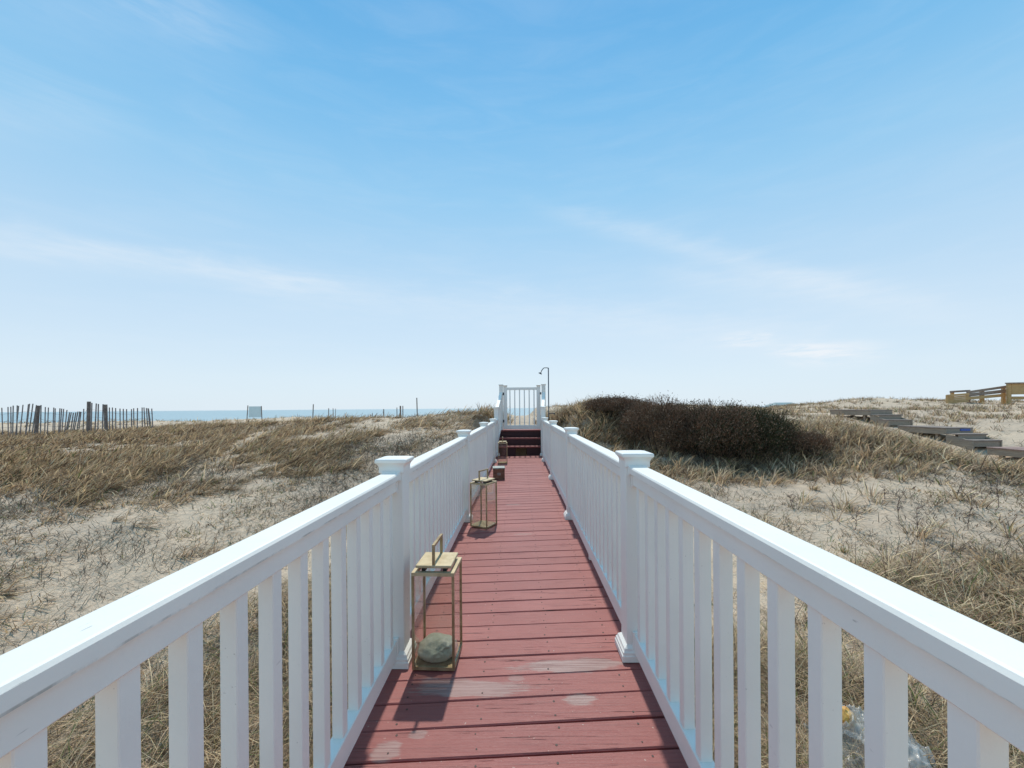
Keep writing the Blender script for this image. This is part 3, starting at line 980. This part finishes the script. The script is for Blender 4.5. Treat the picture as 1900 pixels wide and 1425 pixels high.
posts = [  # px bottom, px top, top py, base py, distance, label
    (579.5, 581.5, 750, 769, 20, .035, 'slightly leaning post standing alone right of the pale panel'),
    (609, 610, 757.5, 770, 24, .035, 'short dark stake, left one of the stakes behind the grassy hump'),
    (618.5, 618, 757.5, 770, 24, .03, 'short stake in the middle of the stakes behind the grassy hump'),
    (622.5, 622.5, 758, 770, 25, .022, 'thin pale stake closest behind the grassy hump crest'),
    (687, 687, 768, 775, 24, .03, 'stubby stake, left of a close pair low on the crest'),
    (691, 691, 767, 775, 24, .03, 'stubby stake, right of a close pair low on the crest'),
    (712, 712, 759, 774, 21, .04, 'upright post between the stub pair and the braced posts'),
    (736.5, 736.5, 756, 774, 21, .03, 'thin post just left of the braced posts'),
    (747.5, 747.5, 753, 776, 21, .035, 'upright post just right of the braced post'),
    (774.5, 773.5, 738, 776, 20, .038, 'tallest lone post sticking high above the sea horizon'),
]
for (xb, xt, yt, yb, D, r, lab) in posts:
    x0, x1 = P3(xb, D), P3(xt, D)
    zb = min(zpx(yb, D, xb), gz(x0, D)) - .2
    o = MB().tube([(0, 0, 0), ((x1 - x0) * .5, 0, (zpx(yt, D, xb) - zb) * .5), (x1 - x0, 0, zpx(yt, D, xb) - zb)], [r * .75, r * .7, r * .65], 7).build('wooden_post', M_POST, None, (x0, D, zb))
    tag(o, lab, 'post', 'lone posts on the dune flat before the sea')
D = 21
bp = empty('wooden_post', (P3(743, D), D, gz(P3(743, D), D) - .2), 'post with a slanted brace leaning against it before the sea', 'post', 'lone posts on the dune flat before the sea')
hz = zpx(753, D, 743) - bp.location.z
MB().tube([(0, 0, 0), (0, 0, hz)], .04, 7).build('upright', M_POST, bp)
MB().tube([(P3(738, D) - P3(743, D), -.05, .15), (-.02, -.03, hz * .62)], .025, 6).build('brace', M_POST, bp)


# ------------------------------------------------------------------ vegetation
def blades(P, az, L, lean, curl, wd, col, lift=None):
    """bent tapering blades: P (N,3) roots, az direction of the lean, L length, lean angle at the root from vertical, curl extra bend at the tip"""
    N = len(P)
    d = np.stack([np.cos(az), np.sin(az), np.zeros(N)], 1)
    s = np.stack([-np.sin(az), np.cos(az), np.zeros(N)], 1)
    tw = rng.uniform(-.9, .9, N)
    up = np.array([0, 0, 1.0])
    def at(th):
        return d * np.sin(th)[:, None] + up * np.cos(th)[:, None]
    t0, t1, t2 = at(lean), at(lean + curl * .55), at(np.minimum(lean + curl, 2.0))
    p0 = P
    p1 = p0 + t0 * (L * .38)[:, None]
    p2 = p1 + t1 * (L * .34)[:, None]
    p3 = p2 + t2 * (L * .28)[:, None]
    w = (s * np.cos(tw)[:, None] + d * np.sin(tw)[:, None]) * (wd * .5)[:, None]
    V = np.stack([p0 - w, p0 + w, p1 - w * .9, p1 + w * .9, p2 - w * .6, p2 + w * .6, p3], 1).reshape(-1, 3)
    k = np.arange(N)[:, None] * 7
    Q = np.concatenate([k + np.array([[0, 1, 3, 2]]), k + np.array([[2, 3, 5, 4]])])
    T = k + np.array([[4, 5, 6]])
    return V, Q, T, np.repeat(col, 7, 0)


def join_blades(sets):
    Vs, Qs, Ts, Cs, o = [], [], [], [], 0
    for V, Q, T, c in sets:
        Vs.append(V); Qs.append(Q + o); Ts.append(T + o); Cs.append(c)
        o += len(V)
    return np.concatenate(Vs), np.concatenate(Qs), np.concatenate(Ts), np.concatenate(Cs)


PAL = np.array([(.55, .42, .26), (.68, .545, .36), (.40, .29, .19), (.24, .165, .115), (.11, .078, .058), (.50, .365, .25), (.34, .28, .15)])
def pal(n, wts, jit=.22):
    w = np.array(wts, float); w /= w.sum()
    c = PAL[rng.choice(len(PAL), n, p=w)]
    return c * rng.uniform(1 - jit, 1 + jit, (n, 1)) * np.array([1.13, 1.10, 1.05])
GREEN = np.array([(.13, .17, .05), (.19, .21, .08), (.10, .14, .04)])

# density of dry grass over the dunes, 0..1, in world coordinates
def dens(x, y):
    n1 = fbm(x, y, .45, 4, 21)
    n2 = fbm(x, y, 1.6, 3, 41)
    d = np.zeros_like(x)
    left = x < -.6
    # left slope: swept dense grass on the crest side, thinning to sand below
    n3 = fbm(x, y, .95, 3, 63)
    dl = sst(5.7, 7.6, y + (n1 - .5) * 6) * (1 - sst(-7.2, -4.6, x + (n1 - .5) * 4)) * (.26 + sst(.30, .50, n3))
    dm = sst(.50, .62, n3 * .6 + n1 * .4) * sst(-9, -4, x) * sst(4.8, 7.5, y) * .95
    dnr = (1 - sst(2.4, 3.8, y * .55 - x * .75 + (n1 - .5) * 1.4))
    dl = np.maximum(np.maximum(dl, dm), dnr)
    dl = np.maximum(dl, .10 * sst(.5, .7, n2))
    dl = np.maximum(dl, .9 * gauss(x, y, -1.6, 12.0, 1.0, 1.6))
    # path of bare sand cutting up the left slope
    pa = np.exp(-((x + 6.6 + (y - 9) * .36) / .42) ** 2) * sst(7, 9, y) * .9
    dl = dl * (1 - pa)
    # right side
    dr = np.zeros_like(x)
    dr = np.maximum(dr, gauss(x, y, 2.0, 11.4, 1.2, 1.8) * 1.6)
    dr = np.maximum(dr, gauss(x, y, 1.3, 12.6, .7, 1.6) * 1.2)
    dr = np.maximum(dr, gauss(x, y, 6.6, 10.0, 1.7, 1.55) * 1.5)
    dr = np.maximum(dr, gauss(x, y, 8.3, 10.2, 1.7, 1.4) * 1.3)
    dr = np.maximum(dr, gauss(x, y, 10.4, 8.6, 1.7, .8) * .85)
    dr = np.maximum(dr, gauss(x, y, 3.6, 7.9, 2.4, .45) * .45)
    dnr2 = (1 - sst(2.1, 3.4, y * .72 + x * .45 + (n1 - .5) * 1.6)) * (.5 + sst(.3, .55, n3))
    dr = np.maximum(dr, dnr2)
    dr = np.maximum(dr, (gauss(x, y, 4.4, 3.3, 1.5, .9) * .75) * sst(.35, .6, n3 + .08))
    dr = np.maximum(dr, .5 * sst(.52, .68, n1) * sst(12, 15, y))
    dr = np.maximum(dr, .10 * sst(.5, .7, n2))
    d = np.where(left, dl, dr)
    # keep the deck, the path and the neighbour's walk free
    d = d * np.where((np.abs(x + .03) < .74) & (y < 10.9), 0, 1)
    d = d * np.where((np.abs(x - .05) < .42) & (y > 10) & (y < 22), 0.06, 1)
    d = d * np.where((x > 12.3) & (x < 13.4) & (y > 6.8) & (y < 19.3), 0.0, 1)
    return np.clip(d * (.55 + .9 * n2), 0, 1)


def scatter(n, x0, x1, y0, y1, fn, power=1.0):
    """rejection sampling; candidates thinned with distance so that coverage on the picture stays even"""
    x = rng.uniform(x0, x1, n)
    y = y0 + (y1 - y0) * rng.uniform(0, 1, n) ** power
    k = (x > -1.36 * y - 1.2) & (x < 1.34 * y + 1.2)
    x, y = x[k], y[k]
    k = rng.uniform(0, 1, len(x)) < fn(x, y)
    return x[k], y[k]


sets = []
# tufts, near to far; every tuft is a fan of blades swept by the wind towards +x
def tufts(x, y, nb, L0, wts, wind, wscale=1.0, green=0.0, spread=.07, flat=0.0):
    n = len(x)
    if n == 0:
        return
    k = np.repeat(np.arange(n), nb)
    N = len(k)
    size = rng.uniform(.6, 1.3, n)
    dist = np.sqrt(x * x + y * y)
    a = rng.uniform(0, 2 * np.pi, N)
    r = np.abs(rng.normal(0, spread, N)) * size[k]
    bx_, by_ = x[k] + r * np.cos(a), y[k] + r * np.sin(a)
    out = .20 + r / spread * .24
    vx = np.cos(a) * out + wind[0] + rng.normal(0, .22, N)
    vy = np.sin(a) * out + wind[1] + rng.normal(0, .22, N)
    az = np.arctan2(vy, vx)
    ln = np.clip(np.hypot(vx, vy) * rng.uniform(.7, 1.3, N) + flat, .05, 1.45)
    L = L0 * size[k] * rng.uniform(.45, 1.15, N)
    cu = rng.uniform(.15, .95, N)
    wd = np.clip(dist[k] / 765 * 1.0, .0024, .022) * rng.uniform(.6, 1.25, N) * wscale
    tone = rng.uniform(.60, 1.22, n)[k][:, None]
    c = pal(N, wts) * tone
    wd = wd * np.where(c[:, 0] > .42, 1.35, .85)
    if green:
        g_ = rng.uniform(0, 1, N) < green
        c[g_] = GREEN[rng.integers(0, 3, g_.sum())] * rng.uniform(.7, 1.3, (g_.sum(), 1))
    ok = ~((np.abs(bx_ + .03) < .70) & (by_ < 10.6))
    bx_, by_, az, L, ln, cu, wd, c = (q[ok] for q in (bx_, by_, az, L, ln, cu, wd, c))
    z = ground(bx_, by_) - .015
    sets.append(blades(np.stack([bx_, by_, z], 1), az, L, ln, cu, wd, c))

STRAW = (3.5, 3, 3, 3, 3.2, 3, .7)
MAT = (2, .8, 3, 4, 4.5, 2, 1.4)
BROWN = (1.5, .8, 3, 3, 3, 2, .6)
# close to the rails
x, y = scatter(6000, -6.5, -.72, .05, 3.9, dens)
tufts(x, y, 30, .30, STRAW, (.45, .05), green=.08, flat=.45)
x, y = scatter(6000, .66, 7.0, .05, 4.6, dens)
tufts(x, y, 30, .28, STRAW, (-.05, .10), green=.10, flat=.45)
# middle distance
x, y = scatter(9500, -14, -.8, 3.4, 10, dens)
tufts(x, y, 24, .34, STRAW, (1.0, .12), green=.03, flat=.15)
x, y = scatter(10500, -24, -.8, 8, 19, dens)
tufts(x, y, 20, .31, STRAW, (1.0, .10), green=.02, flat=.12)
x, y = scatter(9000, -24, -.8, 3.6, 18, dens)
tufts(x, y, 18, .24, BROWN, (.7, .05), green=.03, flat=.3)
x, y = scatter(7600, .7, 14, 3.8, 13.5, dens)
tufts(x, y, 26, .38, STRAW, (.25, .05), green=.03, flat=.25)
x, y = scatter(3600, .7, 14, 4.4, 13.5, dens)
tufts(x, y, 20, .28, BROWN, (.15, .0), green=.05, flat=.35)
# brown litter and short grass in the shade along the foot of the thicket
x = rng.normal(4.3, 1.3, 420); y = rng.normal(8.45, .35, 420)
tufts(x, y, 16, .20, MAT, (.05, 0), flat=.45, spread=.10)
# low greyish mats creeping over the sand
mt = lambda x, y: np.clip((fbm(x, y, .8, 4, 133) - .44) * 5, 0, .8) * np.where((np.abs(x + .03) < .76) & (y < 10.9), 0, 1)
x, y = scatter(4800, -13, -.76, 2.6, 9.5, mt)
tufts(x, y, 22, .15, MAT, (.4, .05), green=.16, flat=.5, spread=.11)
x, y = scatter(3600, .76, 12, 3.0, 8.5, lambda x, y: mt(x, y) * .7)
tufts(x, y, 20, .14, MAT, (.1, .05), green=.14, flat=.5, spread=.11)
# far crest and flats
x, y = scatter(16000, 2, 34, 13, 29, lambda x, y: np.maximum(dens(x, y), .25 * np.clip((fbm(x, y, .9, 3, 171) - .45) * 5, 0, 1)))
tufts(x, y, 12, .26, BROWN, (.2, 0), green=.08, flat=.1, wscale=.8)
x, y = scatter(6500, -36, -1, 15, 44, lambda x, y: .5 * np.clip((fbm(x, y, .3, 3, 77) - .36) * 4, 0, 1))
tufts(x, y, 12, .28, STRAW, (.4, 0), green=.14, flat=.1, wscale=.8)
# shaggy grass either side of the beach path behind the gate
x = np.concatenate([rng.normal(-.75, .22, 60), rng.normal(.95, .22, 60)]); y = rng.uniform(11.2, 15, 120)
tufts(x, y, 20, .42, BROWN, (.1, 0), green=.08)
V, Q, T, Cc = join_blades(sets)
gr = link('dune_grass', np_mesh('dune_grass', V, [Q, T], M_GRASS, Cc))
tag(gr, 'dry straw coloured dune grass swept by wind on both sides of the boardwalk', 'grass', kind='stuff')
print('grass blades', len(T))

# dead stems and twigs lying on the sand
sets = []
def litter(n, x0, x1, y0, y1, L0, dark, fn):
    x, y = scatter(n, x0, x1, y0, y1, fn, 1.0)
    m = rng.integers(4, 14, len(x))
    k = np.repeat(np.arange(len(x)), m)
    N = len(k)
    bx_, by_ = x[k] + rng.normal(0, .16, N), y[k] + rng.normal(0, .10, N)
    ok = ~((np.abs(bx_ + .03) < .72) & (by_ < 10.6)) & ~((bx_ > 12.35) & (bx_ < 13.35) & (by_ > 6.9) & (by_ < 19.3))
    bx_, by_, k = bx_[ok], by_[ok], k[ok]
    N = len(k)
    dist = np.hypot(bx_, by_)
    az = rng.uniform(0, 2 * np.pi, N)
    ln = rng.uniform(.7, 1.5, N)
    L = L0 * rng.uniform(.3, 1.3, N)
    wd = np.clip(dist / 765 * .8, .0022, .016) * rng.uniform(.5, 1.2, N)
    c = np.array([(.17, .125, .09), (.23, .17, .125), (.13, .098, .075), (.27, .215, .16), (.16, .16, .11)])[rng.integers(0, 5, N)] * rng.uniform(.7, 1.3, (N, 1)) * dark
    sets.append(blades(np.stack([bx_, by_, ground(bx_, by_) + .002], 1), az, L, ln, rng.uniform(-.6, .5, N), wd, c))
lf = lambda x, y: np.clip((fbm(x, y, .7, 4, 91) - .34) * 2.2, .06, 1)
litter(15000, -14, -.7, 2.2, 10, .15, 1.0, lf)
litter(6000, -24, -.7, 9, 18, .16, 1.3, lambda x, y: lf(x, y) * .7)
litter(7000, .7, 13, 2.2, 9, .14, 1.0, lambda x, y: lf(x, y) * .75)
litter(9000, .7, 34, 9, 28, .16, 1.1, lambda x, y: lf(x, y) * .6)
V, Q, T, Cc = join_blades(sets)
lt = link('dead_stems', np_mesh('dead_stems', V, [Q, T], M_TWIG, Cc))
tag(lt, 'short dark dead stems and twigs strewn over the bare sand', 'plant litter', kind='stuff')


# ------------------------------------------------------------------ dark thicket on the right
def shrub(cx, cy, rx, ry, top, nleaf, tint, label):
    z0 = gz(cx, cy)
    r = empty('shrub', (cx, cy, z0), label, 'shrub', 'dark shrubs of the thicket right of the boardwalk')
    hgt = top - z0
    # stems
    sets = []
    n = 70
    a = rng.uniform(0, 2 * np.pi, n); q = np.sqrt(rng.uniform(0, 1, n))
    bx_, by_ = np.cos(a) * q * rx * .55, np.sin(a) * q * ry * .55
    Pb = np.stack([bx_, by_, ground(cx + bx_, cy + by_) - z0 - .05], 1)
    sets.append(blades(Pb, a + rng.normal(0, .5, n), hgt * rng.uniform(.75, 1.1, n), q * .55 + .05, rng.uniform(-.2, .3, n), rng.uniform(.014, .03, n),
                       np.array([[.055, .042, .034]]) * rng.uniform(.7, 1.3, (n, 1))))
    V, Q, T, Cc = join_blades(sets)
    link('stem', np_mesh('stem', V, [Q, T], M_TWIG, Cc), r)['kind'] = 'stuff'
    # upright twigs of the outer crown
    n = nleaf // 3
    a = rng.uniform(0, 2 * np.pi, n); el = np.arcsin(rng.uniform(0, 1, n) ** .8)
    rad = rng.uniform(.72, .99, n)
    wob = 1 + .25 * (fbm(np.cos(a) * 1.5 + cx, np.sin(a) * 1.5 + el + cy, 1.4, 3, 5) - .5) * 2
    X = np.cos(a) * np.cos(el) * rx * rad * wob
    Y = np.sin(a) * np.cos(el) * ry * rad * wob
    Z = np.maximum(np.sin(el) ** .55 * hgt * rad * wob, .05)
    c = (np.array(tint[0])[None] * rng.uniform(.6, 1.5, (n, 1)))
    sets = [blades(np.stack([X, Y, Z], 1), a + rng.normal(0, .9, n), rng.uniform(.05, .13, n), rng.uniform(.0, .6, n) + .5 * np.cos(el), rng.uniform(-.5, .2, n), rng.uniform(.006, .012, n), c)]
    V, Q, T, Cc = join_blades(sets)
    link('twig', np_mesh('twig', V, [Q, T], M_TWIG, Cc), r)['kind'] = 'stuff'
    # leaves in clumps through the crown
    n = int(nleaf * 1.5)
    nc = max(30, n // 55)
    ca = rng.uniform(0, 2 * np.pi, nc); ce = np.arcsin(rng.uniform(0, 1, nc) ** .85); cr = rng.uniform(.25, 1.0, nc) ** .45
    cw = 1 + .28 * (fbm(np.cos(ca) * 1.5 + cx, np.sin(ca) * 1.5 + ce + cy, 1.4, 3, 5) - .5) * 2
    cc = np.stack([np.cos(ca) * np.cos(ce) * rx * cr * cw, np.sin(ca) * np.cos(ce) * ry * cr * cw, np.sin(ce) ** .55 * hgt * .95 * cr * cw], 1)
    k = rng.integers(0, nc, n)
    p = cc[k] + rng.normal(0, 1, (n, 3)) * np.array([.10, .10, .07])
    p[:, 2] = np.maximum(p[:, 2], .02)
    u = rng.normal(0, 1, (n, 3)); u[:, 2] += .5
    u /= np.linalg.norm(u, axis=1)[:, None]
    v = np.cross(u, rng.normal(0, 1, (n, 3))); v /= np.linalg.norm(v, axis=1)[:, None]
    s = rng.uniform(.010, .022, (n, 1))
    V = np.stack([p, p + u * s * .9 + v * s * .45, p + u * s * 2.1, p + u * s * .9 - v * s * .45], 1).reshape(-1, 3)
    ci = np.where(rng.uniform(0, 1, n) < tint[2], 1, 0)
    base_c = np.where(ci[:, None] == 1, np.array(tint[1])[None], np.array(tint[0])[None])
    tone = rng.uniform(.65, 1.35, nc)[k][:, None]
    c = np.repeat(base_c * tone * rng.uniform(.75, 1.25, (n, 1)), 4, 0)
    Q = (np.arange(n)[:, None] * 4 + np.array([[0, 1, 2, 3]]))
    link('crown', np_mesh('crown', V, [Q], M_LEAF, c), r)['kind'] = 'stuff'
    return r

BR, GRN, OL = (.20, .122, .080), (.056, .056, .028), (.13, .092, .054)
shrub(2.55, 11.3, .85, .9, 1.40, 15000, (BR, OL, .3), 'brownest twiggy shrub at the thicket end nearest the white railing')
shrub(3.35, 9.95, 1.0, 1.1, 1.33, 22000, (BR, OL, .45), 'brown topped shrub between the brownest shrub and the dark green one')
shrub(4.25, 9.4, 1.0, 1.1, 1.21, 24000, (BR, GRN, .5), 'dense mixed brown and green shrub in the middle of the thicket')
shrub(5.05, 9.45, .95, 1.05, 1.14, 24000, (GRN, BR, .35), 'darkest green shrub of the thicket with a steep shaded front')
shrub(5.6, 9.9, .75, .85, .95, 15000, (GRN, OL, .45), 'rounded shrub sloping down at the sand end of the thicket')
shrub(6.25, 9.2, .55, .5, .58, 5000, (BR, OL, .5), 'small dark shrub buried in the tan grass mound')


# ------------------------------------------------------------------ dry weeds standing singly on the right-hand sand
def weed(x, y, hgt, label):
    o = empty('dry_weed', (x, y, gz(x, y)), label, 'weed', 'dry weeds on the bare sand')
    pts = [Vector((0, 0, -.03))]
    v = Vector((random.uniform(-.15, .15), random.uniform(-.1, .1), 1)).normalized()
    for i in range(5):
        v = (v + Vector((random.uniform(-.25, .25), random.uniform(-.2, .2), 0))).normalized()
        pts.append(pts[-1] + v * hgt / 5)
    MB().tube(pts, [.0045, .004, .0035, .003, .0025, .002], 5).build('stalk', M_JOIST, o)
    br = MB()
    for i in range(9):
        p = pts[random.choice((2, 3, 4, 5))]
        d_ = Vector((random.uniform(-1, 1), random.uniform(-1, 1), random.uniform(.1, .9))).normalized()
        L = random.uniform(.05, .13)
        e = p + d_ * L
        br.tube([p, p + d_ * L * .5 + Vector((0, 0, .01)), e], [.0028, .0024, .0016], 4)
        for q in range(4):
            w = e + Vector((random.uniform(-.025, .025), random.uniform(-.025, .025), random.uniform(-.02, .02)))
            t = Vector((random.uniform(-1, 1), random.uniform(-1, 1), random.uniform(-.6, .8))).normalized() * .02
            sd = t.orthogonal().normalized() * .007
            br.add([w, w + t * .5 + sd, w + t, w + t * .5 - sd], [(0, 1, 2, 3)])
    tag(br.build('sprig', M_JOIST, o), kind='stuff')
for (px, D, hgt, lab) in ((1560, 6.9, .30, 'dry weed on open sand nearest the bush end'), (1668, 5.6, .42, 'tall thin dry weed standing on the middle of the open sand'),
                          (1700, 5.2, .34, 'dry weed just right of the tall thin weed'), (1640, 6.4, .26, 'short branched dry weed below the grass mound'),
                          (1795, 5.3, .46, 'tallest branching dry weed toward the right edge of the sand'), (1770, 6.3, .30, 'dry weed behind the tallest branching weed'),
                          (1470, 6.2, .22, 'small dry weed close above the white top rail'), (1850, 6.0, .40, 'spindly dry weed at the right edge of the open sand'),
                          (1585, 5.4, .24, 'low bent dry weed close to the small straw tuft'), (1720, 7.1, .26, 'dry weed at the foot of the grass strip')):
    weed(P3(px, D), D, hgt, lab)

def single_tuft(x, y, n, L0, label, green=.1):
    global sets
    sets = []
    keep = sets
    o0 = gz(x, y)
    tufts(np.array([x]), np.array([y]), n, L0, STRAW, (.0, 0), green=green, spread=.035)
    V, Q, T, Cc = join_blades(sets)
    V = V - np.array([x, y, o0])
    o = link('grass_tuft', np_mesh('grass_tuft', V, [Q, T], M_GRASS, Cc), None, (x, y, o0))
    tag(o, label, 'grass tuft', 'single grass tufts on bare sand')
single_tuft(P3(1563, 4.75), 4.75, 45, .17, 'small straw grass tuft alone on sand above the right rail', .3)
single_tuft(P3(1508, 7.0), 7.0, 45, .22, 'small dark tuft alone on sand below the bush end', .1)

# ------------------------------------------------------------------ litter bag beside the deck, lower right
bag = empty('plastic_bag', (1.70, 2.05, gz(1.70, 2.05) - .06), 'crumpled clear plastic bag lying in the grass below the right railing', 'bag')
bm = bmesh.new()
bmesh.ops.create_grid(bm, x_segments=70, y_segments=54, size=1)
for v in bm.verts:
    x, y = v.co.x, v.co.y
    dome = max(0, 1 - (x * x + y * y) * .8)
    cr = (1 - abs(mn.noise(Vector((x * 2.4 + y, y * 1.6, 1))))) ** 4 * .55 + (1 - abs(mn.noise(Vector((x * 5.5 - y * 2, y * 3.5, 4))))) ** 5 * .22 + .12
    v.co = Vector((x * .22 + .05 * mn.noise(Vector((x, y, 7)) * 2), y * .20, .05 + .15 * dome ** .6 + .11 * (cr - .3)))
me = bpy.data.meshes.new('film'); bm.to_mesh(me); bm.free()
me.materials.append(M_PLASTIC)
me.polygons.foreach_set('use_smooth', [True] * len(me.polygons))
link('film', me, bag)
bm = bmesh.new()
bmesh.ops.create_icosphere(bm, subdivisions=3, radius=1)
for v in bm.verts:
    n = v.co.normalized()
    k = 1 + .35 * mn.noise(n * 2.3) + .15 * mn.noise(n * 6)
    v.co = Vector((n.x * .055 * k, n.y * .045 * k, n.z * .045 * k))
me = bpy.data.meshes.new('wrapper'); bm.to_mesh(me); bm.free()
me.materials.append(M_YELLOW)
tag(link('wrapper', me, None, (1.63, 2.13, gz(1.63, 2.13) + .135)), 'crumpled yellow wrapper tucked beside the clear plastic bag', 'wrapper')
